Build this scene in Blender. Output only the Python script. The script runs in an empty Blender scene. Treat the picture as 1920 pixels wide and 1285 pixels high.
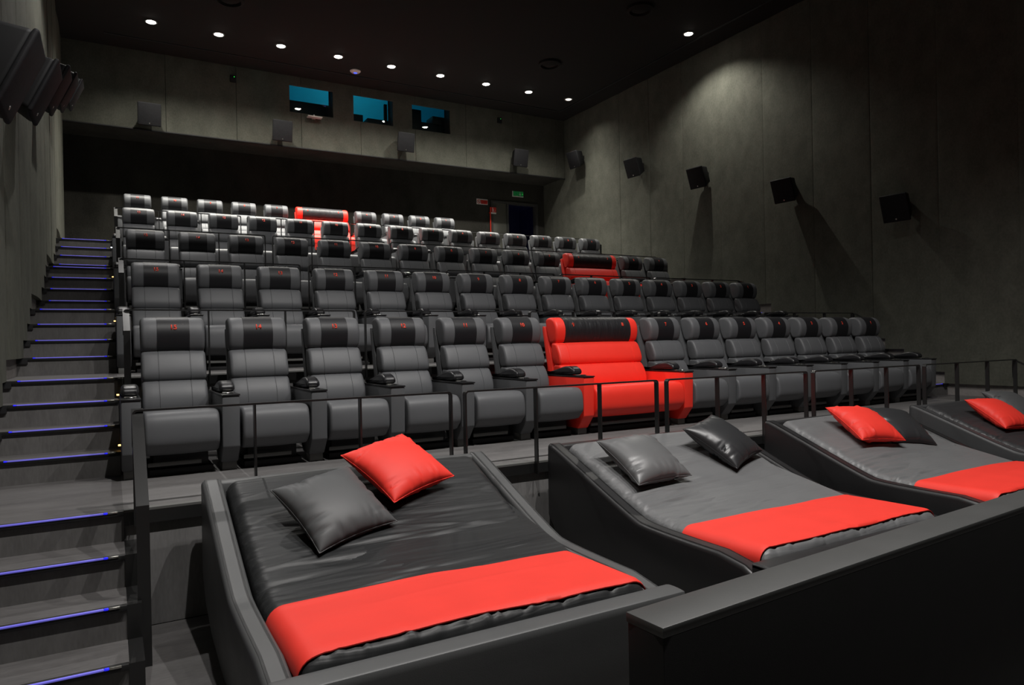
import bpy, bmesh, math, random
import numpy as np
from mathutils import Vector, Matrix

# ------------------------------------------------------------------ scene, camera, world, exposure
scene = bpy.context.scene
C = scene.collection
vs = scene.view_settings
vs.view_transform = 'Standard'
vs.look = 'None'
vs.exposure = 0.0
vs.gamma = 1.0
vs.use_curve_mapping = False

EYE = Vector((0.0, 0.0, 1.6174))
F_PX, YAW, PITCH, ROLL = 1318.42, 0.5191, -0.0016, -0.0197
r0 = Vector((math.cos(YAW), -math.sin(YAW), 0))
f0 = Vector((math.sin(YAW), math.cos(YAW), 0))
u0 = Vector((0, 0, 1))
fw = f0 * math.cos(PITCH) + u0 * math.sin(PITCH)
uu = u0 * math.cos(PITCH) - f0 * math.sin(PITCH)
rt = r0 * math.cos(ROLL) + uu * math.sin(ROLL)
up = -r0 * math.sin(ROLL) + uu * math.cos(ROLL)
cam_data = bpy.data.cameras.new('camera')
cam = bpy.data.objects.new('camera', cam_data)
C.objects.link(cam)
cam.matrix_world = Matrix(((rt.x, up.x, -fw.x, EYE.x), (rt.y, up.y, -fw.y, EYE.y), (rt.z, up.z, -fw.z, EYE.z), (0, 0, 0, 1)))
cam_data.sensor_fit = 'HORIZONTAL'
cam_data.sensor_width = 36.0
cam_data.lens = F_PX / 1920.0 * 36.0
cam_data.clip_start = 0.05
cam_data.clip_end = 100
scene.camera = cam

world = bpy.data.worlds.new('world')
scene.world = world
world.use_nodes = True
world.node_tree.nodes['Background'].inputs[0].default_value = (0, 0, 0, 1)
world.node_tree.nodes['Background'].inputs[1].default_value = 0.0

# strength of the ceiling downlights (watts)
W_BACK = 330.0        # the row over the back seats: wide spill
W_BEAM = 620.0        # the same row: narrow beam straight down
W_SIDE = 460.0        # the ones by the side walls
W_RIGHT = 330.0       # the single one by the right wall
W_MID = 110.0         # the ones over the front row
W_FRONT = 820.0       # the ones over the front of the hall
CEIL = 7.6
LIGHTS_BACK = [(0.7536 + i * 1.1523, 14.39) for i in range(9)]
LIGHTS_RIGHT = [(9.97, 10.22)]
LIGHTS_FRONT = [(1.2, 2.0), (3.2, 2.0), (5.2, 2.0), (0.75, 10.22), (2.0, 6.1), (5.0, 6.1)]
SPOT_SIZE, SPOT_BLEND = 132.0, 1.0
FRONT_SIZE, FRONT_BLEND = 124.0, 0.45

# ------------------------------------------------------------------ helpers
def V(*a): return Vector(a)

def finish(me, smooth=None):
    if smooth is not None:
        for p in me.polygons: p.use_smooth = True
        try: me.set_sharp_from_angle(angle=math.radians(smooth))
        except Exception: pass
    me.update()
    return me

def mesh(name, verts, faces, smooth=None, fix=True):
    me = bpy.data.meshes.new(name)
    me.from_pydata([tuple(v) for v in verts], [], faces)
    if fix:
        bm = bmesh.new(); bm.from_mesh(me)
        bmesh.ops.recalc_face_normals(bm, faces=bm.faces)
        bm.to_mesh(me); bm.free()
    return finish(me, smooth)

def obj(name, me, mat=None, parent=None, loc=None):
    o = bpy.data.objects.new(name, me)
    C.objects.link(o)
    if mat is not None and me is not None and len(me.materials) == 0:
        me.materials.append(mat)
    if parent is not None: o.parent = parent
    if loc is not None: o.location = loc
    return o

def tag(o, label=None, cat=None, group=None, kind=None):
    if label: o['label'] = label
    if cat: o['category'] = cat
    if group: o['group'] = group
    if kind: o['kind'] = kind
    return o

def empty(name, loc=(0, 0, 0), rz=0.0):
    o = bpy.data.objects.new(name, None)
    C.objects.link(o)
    o.location = loc
    o.rotation_euler = (0, 0, rz)
    o.empty_display_size = 0.1
    return o

def copy_tree(o, parent=None):
    c = o.copy(); C.objects.link(c); c.parent = parent
    for ch in list(o.children): copy_tree(ch, c)
    return c

def boxes(name, lst, bevel=0.0, smooth=None, segs=2):
    """one mesh out of axis-aligned boxes (x0,x1,y0,y1,z0,z1)"""
    bm = bmesh.new()
    for (x0, x1, y0, y1, z0, z1) in lst:
        vs_ = [bm.verts.new((x, y, z)) for x in (x0, x1) for y in (y0, y1) for z in (z0, z1)]
        for f in ((0, 1, 3, 2), (4, 6, 7, 5), (0, 4, 5, 1), (2, 3, 7, 6), (0, 2, 6, 4), (1, 5, 7, 3)):
            bm.faces.new([vs_[i] for i in f])
    bmesh.ops.recalc_face_normals(bm, faces=bm.faces)
    if bevel > 0:
        bmesh.ops.bevel(bm, geom=list(bm.edges), offset=bevel, segments=segs, affect='EDGES', profile=0.5, clamp_overlap=True)
    me = bpy.data.meshes.new(name)
    bm.to_mesh(me); bm.free()
    return finish(me, smooth if smooth is not None else (40 if bevel > 0 else None))

def prism(name, poly, x0, x1, bevel=0.0, segs=2, smooth=40):
    """polygon in (y,z) extruded along x"""
    bm = bmesh.new()
    a = [bm.verts.new((x0, y, z)) for y, z in poly]
    b = [bm.verts.new((x1, y, z)) for y, z in poly]
    n = len(poly)
    bm.faces.new(a); bm.faces.new(b[::-1])
    for i in range(n): bm.faces.new([a[i], a[(i + 1) % n], b[(i + 1) % n], b[i]])
    bmesh.ops.recalc_face_normals(bm, faces=bm.faces)
    if bevel > 0:
        es = [e for e in bm.edges if len(e.link_faces) == 2 and e.calc_face_angle(0) > 0.35]
        bmesh.ops.bevel(bm, geom=es, offset=bevel, segments=segs, affect='EDGES', profile=0.5, clamp_overlap=True)
    me = bpy.data.meshes.new(name)
    bm.to_mesh(me); bm.free()
    return finish(me, smooth)

def chaikin(poly, it=2):
    for _ in range(it):
        out = []
        n = len(poly)
        for i in range(n):
            a, b = poly[i], poly[(i + 1) % n]
            out.append((a[0] * .75 + b[0] * .25, a[1] * .75 + b[1] * .25))
            out.append((a[0] * .25 + b[0] * .75, a[1] * .25 + b[1] * .75))
        poly = out
    return poly

def inset(poly, d):
    n = len(poly)
    area = sum(poly[i][0] * poly[(i + 1) % n][1] - poly[(i + 1) % n][0] * poly[i][1] for i in range(n))
    s = 1 if area > 0 else -1
    out = []
    for i in range(n):
        a, b = poly[i - 1], poly[(i + 1) % n]
        tx, ty = b[0] - a[0], b[1] - a[1]
        l = math.hypot(tx, ty) or 1
        nx, ny = -ty / l * s, tx / l * s
        out.append((poly[i][0] + nx * d, poly[i][1] + ny * d))
    return out

def cushion(name, poly, x0, x1, r=0.03, seams=(), belly=0.0, sub=2, groove=0.005):
    """closed (y,z) profile swept along x, ends rounded over, stitched grooves at the seams"""
    pr = chaikin(poly, sub)
    st = []
    N = 4
    for k in range(N + 1):
        t = k / N * math.pi / 2
        st.append((x0 + r * (1 - math.cos(math.pi / 2 - t)) if False else x0 + r * (1 - math.cos(t)), r * (1 - math.sin(t))))
    inner = []
    for s in seams:
        inner += [(s - 0.0035, 0.0), (s - 0.0012, groove * .7), (s + 0.0012, groove * .7), (s + 0.0035, 0.0)]
    mids = [x0 + (x1 - x0) * k / 6 for k in range(1, 6)]
    for m in mids:
        if all(abs(m - i[0]) > 0.02 for i in inner): inner.append((m, 0.0))
    inner.sort()
    right = [(x0 + x1 - x, d) for x, d in st][::-1]
    st += inner + right
    rings = []
    for x, d in st:
        u = (x - x0) / (x1 - x0) * 2 - 1
        rings.append([(x, y, z) for y, z in inset(pr, d - belly * (1 - u * u))])
    n = len(pr)
    verts = [v for rg in rings for v in rg]
    faces = []
    for k in range(len(rings) - 1):
        for i in range(n):
            j = (i + 1) % n
            faces.append((k * n + i, k * n + j, (k + 1) * n + j, (k + 1) * n + i))
    faces.append(tuple(range(n)))
    faces.append(tuple(range((len(rings) - 1) * n, len(rings) * n))[::-1])
    return mesh(name, verts, faces, smooth=50)

def lathe(name, prof, seg=24, smooth=40):
    """profile of (r,z) turned about z"""
    verts, faces = [], []
    m = len(prof)
    for k in range(seg):
        a = 2 * math.pi * k / seg
        for r, z in prof: verts.append((r * math.cos(a), r * math.sin(a), z))
    for k in range(seg):
        for i in range(m - 1):
            a, b = k * m + i, ((k + 1) % seg) * m + i
            faces.append((a, b, b + 1, a + 1))
    faces.append(tuple(k * m for k in range(seg)))
    faces.append(tuple(k * m + m - 1 for k in range(seg)))
    me = mesh(name, verts, faces)
    bm = bmesh.new(); bm.from_mesh(me)
    bmesh.ops.remove_doubles(bm, verts=bm.verts, dist=1e-5)
    bmesh.ops.recalc_face_normals(bm, faces=bm.faces)
    bm.to_mesh(me); bm.free()
    return finish(me, smooth)

# ------------------------------------------------------------------ materials
def new_mat(name):
    m = bpy.data.materials.new(name); m.use_nodes = True
    return m, m.node_tree.nodes, m.node_tree.links, m.node_tree.nodes['Principled BSDF']

def plain(name, col, rough=0.5, metal=0.0, spec=0.5, coat=0.0):
    m, n, l, b = new_mat(name)
    b.inputs['Base Color'].default_value = (*col, 1)
    b.inputs['Roughness'].default_value = rough
    b.inputs['Metallic'].default_value = metal
    b.inputs['Specular IOR Level'].default_value = spec
    b.inputs['Coat Weight'].default_value = coat
    return m

def leather(name, col, rough=0.45, spec=0.5, bump=0.06, scale=260.0, wrinkle=0.0, folds=0.0):
    m, n, l, b = new_mat(name)
    tc = n.new('ShaderNodeTexCoord')
    vo = n.new('ShaderNodeTexVoronoi'); vo.inputs['Scale'].default_value = scale
    no = n.new('ShaderNodeTexNoise'); no.inputs['Scale'].default_value = 6.0; no.inputs['Detail'].default_value = 3.0
    l.new(tc.outputs['Object'], vo.inputs['Vector']); l.new(tc.outputs['Object'], no.inputs['Vector'])
    mix = n.new('ShaderNodeMix'); mix.data_type = 'RGBA'
    mix.inputs[6].default_value = (*[c * 0.93 for c in col], 1)
    mix.inputs[7].default_value = (*[min(1, c * 1.07) for c in col], 1)
    l.new(no.outputs['Fac'], mix.inputs[0]); l.new(mix.outputs[2], b.inputs['Base Color'])
    mr = n.new('ShaderNodeMapRange')
    mr.inputs[3].default_value = rough - 0.05; mr.inputs[4].default_value = rough + 0.06
    l.new(no.outputs['Fac'], mr.inputs[0]); l.new(mr.outputs[0], b.inputs['Roughness'])
    bu = n.new('ShaderNodeBump'); bu.inputs['Strength'].default_value = bump; bu.inputs['Distance'].default_value = 0.002
    l.new(vo.outputs['Distance'], bu.inputs['Height'])
    last = bu
    if wrinkle > 0:
        mp = n.new('ShaderNodeMapping'); mp.inputs['Scale'].default_value = (22, 5, 5); mp.inputs['Rotation'].default_value = (0, 0.5, 0.3)
        nw = n.new('ShaderNodeTexNoise'); nw.inputs['Scale'].default_value = 1.0; nw.inputs['Detail'].default_value = 2.0
        l.new(tc.outputs['Object'], mp.inputs[0]); l.new(mp.outputs[0], nw.inputs['Vector'])
        b2 = n.new('ShaderNodeBump'); b2.inputs['Strength'].default_value = wrinkle; b2.inputs['Distance'].default_value = 0.02
        l.new(nw.outputs['Fac'], b2.inputs['Height']); l.new(bu.outputs[0], b2.inputs['Normal'])
        last = b2
    if folds > 0:      # fine slack creases running across
        mp = n.new('ShaderNodeMapping'); mp.inputs['Scale'].default_value = (1.6, 15, 15); mp.inputs['Rotation'].default_value = (0, 0, 0.10)
        nw = n.new('ShaderNodeTexNoise'); nw.inputs['Scale'].default_value = 1.0; nw.inputs['Detail'].default_value = 2.5; nw.inputs['Distortion'].default_value = 0.6
        l.new(tc.outputs['Object'], mp.inputs[0]); l.new(mp.outputs[0], nw.inputs['Vector'])
        b3 = n.new('ShaderNodeBump'); b3.inputs['Strength'].default_value = folds; b3.inputs['Distance'].default_value = 0.025
        l.new(nw.outputs['Fac'], b3.inputs['Height']); l.new(last.outputs[0], b3.inputs['Normal'])
        last = b3
    l.new(last.outputs[0], b.inputs['Normal'])
    b.inputs['Specular IOR Level'].default_value = spec
    return m

def mottled(name, c0, c1, scale=3.0, rough=0.9, stretch=(1, 1, 1), bump=0.2, fine=60.0, spec=0.2):
    """two-tone noise on object coordinates with a fine grain: felt, stone-look floor"""
    m, n, l, b = new_mat(name)
    tc = n.new('ShaderNodeTexCoord')
    mp = n.new('ShaderNodeMapping'); mp.inputs['Scale'].default_value = stretch
    l.new(tc.outputs['Object'], mp.inputs[0])
    n1 = n.new('ShaderNodeTexNoise'); n1.inputs['Scale'].default_value = scale; n1.inputs['Detail'].default_value = 6.0; n1.inputs['Roughness'].default_value = 0.62
    n2 = n.new('ShaderNodeTexNoise'); n2.inputs['Scale'].default_value = fine; n2.inputs['Detail'].default_value = 3.0
    l.new(mp.outputs[0], n1.inputs['Vector']); l.new(mp.outputs[0], n2.inputs['Vector'])
    ad = n.new('ShaderNodeMath'); ad.operation = 'MULTIPLY_ADD'
    ad.inputs[1].default_value = 0.35
    l.new(n2.outputs['Fac'], ad.inputs[0]); 
    mu = n.new('ShaderNodeMath'); mu.operation = 'MULTIPLY'; mu.inputs[1].default_value = 0.65
    l.new(n1.outputs['Fac'], mu.inputs[0]); l.new(mu.outputs[0], ad.inputs[2])
    cr = n.new('ShaderNodeValToRGB')
    cr.color_ramp.elements[0].position = 0.36; cr.color_ramp.elements[0].color = (*c0, 1)
    cr.color_ramp.elements[1].position = 0.64; cr.color_ramp.elements[1].color = (*c1, 1)
    l.new(ad.outputs[0], cr.inputs[0]); l.new(cr.outputs[0], b.inputs['Base Color'])
    b.inputs['Roughness'].default_value = rough
    b.inputs['Specular IOR Level'].default_value = spec
    bu = n.new('ShaderNodeBump'); bu.inputs['Strength'].default_value = bump; bu.inputs['Distance'].default_value = 0.01
    l.new(ad.outputs[0], bu.inputs['Height']); l.new(bu.outputs[0], b.inputs['Normal'])
    return m

def emit(name, col, strength):
    m, n, l, b = new_mat(name)
    b.inputs['Base Color'].default_value = (*col, 1)
    b.inputs['Emission Color'].default_value = (*col, 1)
    b.inputs['Emission Strength'].default_value = strength
    return m

M = {}
M['grey'] = leather('grey_leather', (0.103, 0.106, 0.112), 0.48, spec=0.35)
M['grey_dull'] = leather('charcoal_leather', (0.094, 0.097, 0.102), 0.5, spec=0.35)
M['black'] = leather('black_leather', (0.015, 0.015, 0.017), 0.45, spec=0.32)
M['black_wrinkled'] = leather('black_leather_creased', (0.017, 0.017, 0.019), 0.43, spec=0.4, wrinkle=0.5)
M['red'] = leather('red_leather', (0.93, 0.040, 0.024), 0.48, spec=0.4)
M['number'] = plain('red_print', (0.75, 0.05, 0.02), 0.6)
M['pad'] = leather('black_pad_leather', (0.016, 0.016, 0.018), 0.33)
M['plate'] = plain('black_plate', (0.012, 0.012, 0.013), 0.3)
M['chrome'] = plain('chrome', (0.6, 0.6, 0.6), 0.2, 1.0)
M['foot'] = plain('grey_foot_metal', (0.12, 0.12, 0.115), 0.5)
M['base'] = plain('black_base', (0.008, 0.008, 0.009), 0.6)
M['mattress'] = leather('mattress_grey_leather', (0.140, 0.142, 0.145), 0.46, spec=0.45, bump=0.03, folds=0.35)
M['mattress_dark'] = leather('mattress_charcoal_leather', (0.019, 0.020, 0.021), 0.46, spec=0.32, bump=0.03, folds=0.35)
M['mattress_mid'] = leather('mattress_black_leather', (0.032, 0.032, 0.034), 0.46, spec=0.4, bump=0.03, folds=0.6)
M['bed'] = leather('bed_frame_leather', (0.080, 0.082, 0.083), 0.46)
M['bed_mid'] = leather('bed_frame_mid_leather', (0.050, 0.051, 0.053), 0.44)
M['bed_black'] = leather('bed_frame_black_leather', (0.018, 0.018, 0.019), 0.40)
M['partition'] = leather('partition_black_leather', (0.010, 0.010, 0.010), 0.55, spec=0.3)
M['partition_cap'] = leather('partition_cap_leather', (0.055, 0.056, 0.055), 0.50)
M['pillow_grey'] = leather('pillow_grey_leather', (0.078, 0.080, 0.082), 0.50, spec=0.38, bump=0.03)
M['pillow_light'] = leather('pillow_light_grey_leather', (0.120, 0.122, 0.124), 0.38, bump=0.03)
M['pillow_dark'] = leather('pillow_dark_leather', (0.030, 0.031, 0.033), 0.36, bump=0.03)
M['runner'] = leather('runner_red_leather', (0.86, 0.045, 0.030), 0.55, spec=0.35, bump=0.03)
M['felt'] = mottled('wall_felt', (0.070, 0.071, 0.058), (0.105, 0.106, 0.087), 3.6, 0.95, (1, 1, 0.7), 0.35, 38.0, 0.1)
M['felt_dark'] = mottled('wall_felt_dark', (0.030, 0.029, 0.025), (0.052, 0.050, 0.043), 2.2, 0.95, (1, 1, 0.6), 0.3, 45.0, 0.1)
M['plinth'] = mottled('plinth_plaster', (0.21, 0.195, 0.185), (0.28, 0.262, 0.25), 3.0, 0.8, (1, 1, 1), 0.1, 30.0)
M['floor'] = mottled('floor_vinyl', (0.076, 0.072, 0.071), (0.122, 0.117, 0.115), 2.6, 0.55, (0.7, 3.0, 3.0), 0.05, 30.0, 0.4)
M['deck'] = mottled('deck_vinyl', (0.118, 0.113, 0.112), (0.185, 0.179, 0.177), 2.6, 0.5, (0.7, 3.0, 3.0), 0.05, 30.0, 0.4)
M['riser'] = mottled('riser_vinyl', (0.102, 0.098, 0.096), (0.148, 0.143, 0.140), 3.2, 0.6, (2.5, 1, 0.6), 0.05, 30.0, 0.3)
M['riser_wall'] = mottled('tier_wall_vinyl', (0.170, 0.166, 0.164), (0.235, 0.230, 0.227), 3.2, 0.6, (2.5, 1, 0.6), 0.05, 30.0, 0.3)
M['ceiling'] = plain('ceiling_black', (0.022, 0.021, 0.020), 0.9, spec=0.1)
M['black_paint'] = plain('black_paint', (0.010, 0.010, 0.010), 0.55)
M['steel'] = plain('black_steel', (0.016, 0.016, 0.016), 0.28, 0.0, 0.6)
M['alu'] = plain('brushed_aluminium', (0.55, 0.54, 0.50), 0.35, 1.0)
M['led'] = emit('blue_led', (0.17, 0.155, 0.75), 0.30)
M['led_end'] = emit('blue_led_end', (0.02, 0.02, 1.0), 0.6)
M['led_core'] = emit('blue_led_core', (0.40, 0.36, 1.0), 0.75)
M['amber'] = emit('amber_marker', (1.0, 0.55, 0.15), 4.0)
M['white_lamp'] = emit('white_marker', (0.75, 0.85, 1.0), 9.0)
M['bulb'] = emit('downlight_bulb', (1.0, 0.96, 0.88), 40.0)
M['bulb_dim'] = emit('downlight_bulb_dim', (1.0, 0.93, 0.82), 1.6)
M['ring'] = plain('downlight_ring', (0.30, 0.29, 0.27), 0.35, 0.6)
M['speaker'] = plain('speaker_cabinet', (0.006, 0.006, 0.007), 0.6, spec=0.3)
M['grille'] = mottled('speaker_grille', (0.008, 0.008, 0.009), (0.014, 0.014, 0.016), 30.0, 0.65, (1, 1, 1), 0.2, 300.0)
M['white_plastic'] = plain('white_plastic', (0.55, 0.52, 0.50), 0.45)
M['blue_light'] = emit('blue_indicator', (0.05, 0.10, 1.0), 1.6)
M['green_light'] = emit('green_indicator', (0.05, 1.0, 0.10), 1.2)
M['sign_white'] = plain('sign_white', (0.62, 0.60, 0.58), 0.5)
M['sign_red'] = plain('sign_red', (0.55, 0.03, 0.02), 0.5)
M['sign_green'] = emit('sign_green', (0.01, 0.16, 0.04), 0.18)
M['pipe_red'] = plain('pipe_red', (0.65, 0.04, 0.02), 0.4)
M['door'] = plain('door_grey', (0.10, 0.10, 0.085), 0.6)
M['door_frame'] = plain('door_frame_dark', (0.05, 0.05, 0.048), 0.5)
M['teal_wall'] = plain('booth_teal_wall', (0.05, 0.62, 0.78), 0.8)
M['booth_black'] = plain('booth_black', (0.004, 0.004, 0.005), 0.5)
M['passage_glow'] = emit('passage_glow', (0.002, 0.002, 0.02), 0.06)  # faint blue light put into the passage surfaces, no lamp there

def glass_mat():
    m = bpy.data.materials.new('port_glass'); m.use_nodes = True
    n, l = m.node_tree.nodes, m.node_tree.links
    n.remove(n['Principled BSDF'])
    tr = n.new('ShaderNodeBsdfTransparent'); tr.inputs[0].default_value = (0.85, 0.92, 0.92, 1)
    gl = n.new('ShaderNodeBsdfGlossy'); gl.inputs['Roughness'].default_value = 0.02
    lw = n.new('ShaderNodeFresnel'); lw.inputs[0].default_value = 1.45
    mx = n.new('ShaderNodeMixShader')
    l.new(lw.outputs[0], mx.inputs[0]); l.new(tr.outputs[0], mx.inputs[1]); l.new(gl.outputs[0], mx.inputs[2])
    l.new(mx.outputs[0], n['Material Output'].inputs[0])
    return m
M['glass'] = glass_mat()

# ------------------------------------------------------------------ hall dimensions
XL, XR = -0.72, 10.85            # faces of the wall panels
YB, ZB = 15.9, 6.03              # bulkhead face and underside
YBACK = 17.0
PITCH_X = 0.6512
D_ROW, R_ROW, RISE = 2.2414, 0.688, 0.172
Y1, Z1 = 4.62, 0.688             # edge and level of the first tier
OFF = [0.0, 1.318, 1.626, 1.929]
XS0, XS1 = 0.05, 10.12           # tiers run between the two flights of stairs

def tier_y(i): return Y1 + i * D_ROW
def tier_z(i): return Z1 + i * R_ROW

# every riser of the stairs from the hall floor to the top tier: (y, tread level)
STEPS = [(tier_y(0) + OFF[k] - D_ROW, RISE * k) for k in (1, 2, 3)]
STEPS.append((tier_y(0), Z1))
for i in range(4):
    for k in (1, 2, 3): STEPS.append((tier_y(i) + OFF[k], tier_z(i) + RISE * k))
    STEPS.append((tier_y(i + 1), tier_z(i + 1)))

def level(y):
    z = 0.0
    for ys, zs in STEPS:
        if y >= ys - 1e-6: z = zs
    return z

# ------------------------------------------------------------------ floor and tiers
FP = [(-0.78, -5.0), (1.492, -5.0), (1.492, 1.80), (10.91, 2.425), (10.91, Y1), (-0.78, Y1)]
_v = [(x, y, 0.0) for x, y in FP] + [(x, y, -0.2) for x, y in FP]
_f = [tuple(range(6)), tuple(range(11, 5, -1))] + [(i, i + 6, (i + 1) % 6 + 6, (i + 1) % 6) for i in range(6)]
fl = obj('floor', mesh('floor', _v, _f), M['floor'])
lw = obj('floor_lower', boxes('floor_lower', [(-0.78, 10.91, -5.0, 2.6, -0.8, -0.7)]), M['floor'])
tag(lw, 'lower dark floor in front of the low black wall', kind='structure')
tag(fl, 'dark grey vinyl hall floor under the beds', kind='structure')

for i in range(5):
    y0, z = tier_y(i), tier_z(i)
    y1 = tier_y(i + 1) if i < 4 else YBACK
    root = tag(empty('floor_tier', (0, 0, 0)), 'grey tier carrying the %s row of recliners' % ['front', 'second', 'third', 'fourth', 'back'][i], kind='structure')
    xs0, xs1 = (XS0, XS1)
    blocks = [(xs0, xs1, y0, y1 if i < 4 else 15.9, z - 0.03, z)]
    if i == 4: blocks = [(XS0, XS1, y0, 15.6, z - 0.03, z), (-2.5, 10.91, 15.6, YBACK, z - 0.03, z)]
    obj('deck', boxes('deck', blocks), M['deck'], root)
    obj('riser_wall', boxes('riser_wall', [(xs0, xs1, y0 + 0.012, y0 + 0.10, z - R_ROW, z - 0.03)]), M['riser_wall'], root)
    obj('edge_angle', boxes('edge_angle', [(xs0, xs1, y0 - 0.012, y0 + 0.012, z - 0.085, z - 0.010)]), M['steel'], root)
    obj('edge_strip', boxes('edge_strip', [(xs0, xs1, y0 - 0.012, y0 + 0.045, z - 0.010, z + 0.004)]), M['foot'], root)

# ------------------------------------------------------------------ stairs on both sides
def stairs(name, xa, xb, label, side):
    root = tag(empty(name, (0, 0, 0)), label, kind='structure')
    lo, hi = (xa, xb)
    for n, (ys, zs) in enumerate(STEPS):
        ye = STEPS[n + 1][0] if n + 1 < len(STEPS) else 15.6
        st = obj('step', boxes('step', [(lo, hi, ys, ye + 0.02, zs - RISE - 0.02, zs)]), M['floor'], root)
        obj('riser_face', boxes('riser_face', [(lo, hi, ys - 0.006, ys, zs - RISE, zs - 0.025)]), M['riser'], st)
        obj('nosing', boxes('nosing', [(lo, hi, ys - 0.022, ys + 0.012, zs - 0.026, zs + 0.003)], 0.004), M['black_paint'], st)
        if side < 0:
            l0, l1, c0, c1 = lo + 0.13, hi - 0.080, hi - 0.080, hi - 0.030
            obj('corner_block', boxes('corner_block', [(lo, lo + 0.09, ys - 0.03, ys + 0.01, zs - 0.055, zs - 0.004)]), M['base'], st)
        else:
            l0, l1, c0, c1 = lo + 0.115, hi - 0.16, lo + 0.055, lo + 0.115
            obj('corner_block', boxes('corner_block', [(hi - 0.11, hi - 0.05, ys - 0.03, ys + 0.01, zs - 0.055, zs - 0.004)]), M['base'], st)
        obj('light_strip', boxes('light_strip', [(l0 + 0.02, l1 - 0.02, ys - 0.026, ys - 0.010, zs - 0.006, zs + 0.004)], 0.004), M['led'], st)
        obj('light_strip_end', boxes('light_strip_end', [(l0, l0 + 0.02, ys - 0.026, ys - 0.010, zs - 0.006, zs + 0.004), (l1 - 0.02, l1, ys - 0.026, ys - 0.010, zs - 0.006, zs + 0.004)], 0.003), M['led_end'], st)
        obj('strip_end_cap', boxes('strip_end_cap', [(c0, c1, ys - 0.026, ys - 0.010, zs - 0.006, zs + 0.004)], 0.003), M['alu'], st)
        # black stringer block beside each step
        sx0, sx1 = (hi, hi + 0.065) if side < 0 else (lo - 0.065, lo)
        if n < 3:
            obj('stringer', boxes('stringer', [(sx0, sx1, ys - 0.01, ye, 0.0, zs)]), M['steel'], st)
        elif n % 4 != 3 :
            obj('stringer', boxes('stringer', [(sx0, sx1 - 0.03, ys, ye, zs - RISE - 0.02, zs + 0.001)]), M['steel'], st)
    return root

stl = stairs('stairs', -0.78, XS0 - 0.0, 'flight of steps with blue light strips along the left wall', -1)
strr = stairs('stairs', XS1, 10.91, 'flight of steps with blue light strips along the right wall', 1)
# small marker lamps on the stringer of the left flight
for n, kind in ((4, 'amber'), (6, 'amber'), (10, 'amber'), (14, 'amber'), (18, 'white_lamp')):
    ys, zs = STEPS[n]
    obj('marker_lamp', boxes('marker_lamp', [(XS0 - 0.012, XS0 + 0.012, ys + 0.10, ys + 0.115, zs + 0.03, zs + 0.042)], 0.003), M[kind], stl)

# ------------------------------------------------------------------ walls with felt panels
def side_wall(name, side, label):
    """plain wall plane with felt panels standing proud; their lower edges follow the stairs"""
    xf = XL if side < 0 else XR
    xb = xf - 0.06 if side < 0 else xf + 0.06
    yend = YB if side < 0 else YBACK
    root = obj(name, boxes(name, [(min(xb, xb + side * 0.15), max(xb, xb + side * 0.15), -5.0, yend, -0.2, CEIL)]), M['plinth'])
    tag(root, label, kind='structure')
    seams = [14.62 - 1.08 * k for k in range(19)][::-1] + [15.70 if side < 0 else 15.70]
    seams = [y for y in seams if y > -4.9]
    seams = [-4.99] + seams + [yend]
    rnd = random.Random(5)
    for a, b in zip(seams[:-1], seams[1:]):
        a2, b2 = a + 0.0012, b - 0.0012
        if b2 - a2 < 0.05: continue
        ys = [a2, a2 + 0.012, a2 + 0.05] + [a2 + (b2 - a2) * t for t in (0.25, 0.5, 0.75)] + [b2 - 0.05, b2 - 0.012, b2]
        brk = [s[0] for s in STEPS if a2 < s[0] < b2]
        cols = []
        tilt = rnd.uniform(-0.010, 0.012)
        for y in sorted(set(ys + brk)):
            u = (y - a2) / (b2 - a2)
            edge = min(y - a2, b2 - y)
            d = 0.042 + 0.012 * math.sin(math.pi * u) + tilt * (u - 0.5) - (0.002 if edge < 0.002 else 0)
            if y in brk:
                cols.append((y, d, level(y - 1e-3) + 0.172)); cols.append((y, d, level(y + 1e-3) + 0.172))
            else:
                cols.append((y, d, level(y) + 0.172))
        verts, faces = [], []
        for y, d, zb in cols:
            x = xb - side * (d + 0.012)
            verts += [(x, y, zb), (x, y, CEIL), (xb, y, zb), (xb, y, CEIL)]
        m = len(cols)
        for k in range(m - 1):
            i, j = 4 * k, 4 * k + 4
            if cols[k + 1][0] - cols[k][0] > 1e-6: faces.append((i, j, j + 1, i + 1))
            faces.append((i, i + 2, j + 2, j))
        faces.append((0, 1, 3, 2)); j = 4 * (m - 1); faces.append((j, j + 2, j + 3, j + 1))
        obj('wall_panel', mesh('wall_panel', verts, faces, smooth=30), M['felt'], root)
    return root

side_wall('wall_left', -1, 'left wall of upright dark felt panels above the stairs')
side_wall('wall_right', 1, 'right wall of upright dark felt panels with speakers')

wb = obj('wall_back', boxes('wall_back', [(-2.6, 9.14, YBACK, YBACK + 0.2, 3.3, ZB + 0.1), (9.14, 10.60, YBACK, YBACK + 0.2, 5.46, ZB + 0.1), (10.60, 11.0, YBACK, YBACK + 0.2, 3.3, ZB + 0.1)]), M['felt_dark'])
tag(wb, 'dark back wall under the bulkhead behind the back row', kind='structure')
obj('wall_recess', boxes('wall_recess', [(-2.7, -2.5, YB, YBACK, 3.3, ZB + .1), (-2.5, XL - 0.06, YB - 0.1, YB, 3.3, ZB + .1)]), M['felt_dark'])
tag(bpy.data.objects['wall_recess'], 'short dark wall at the left end of the back passage', kind='structure')
wf = obj('wall_front', boxes('wall_front', [(-0.9, 11.0, -5.2, -5.0, -0.2, CEIL)]), M['black_paint'])
tag(wf, 'black front wall of the hall', kind='structure')
ce = obj('ceiling', boxes('ceiling', [(-0.93, 11.06, -5.2, YB + 0.02, CEIL, CEIL + 0.2)]), M['ceiling'])
tag(ce, 'black painted hall ceiling', kind='structure')
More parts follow.
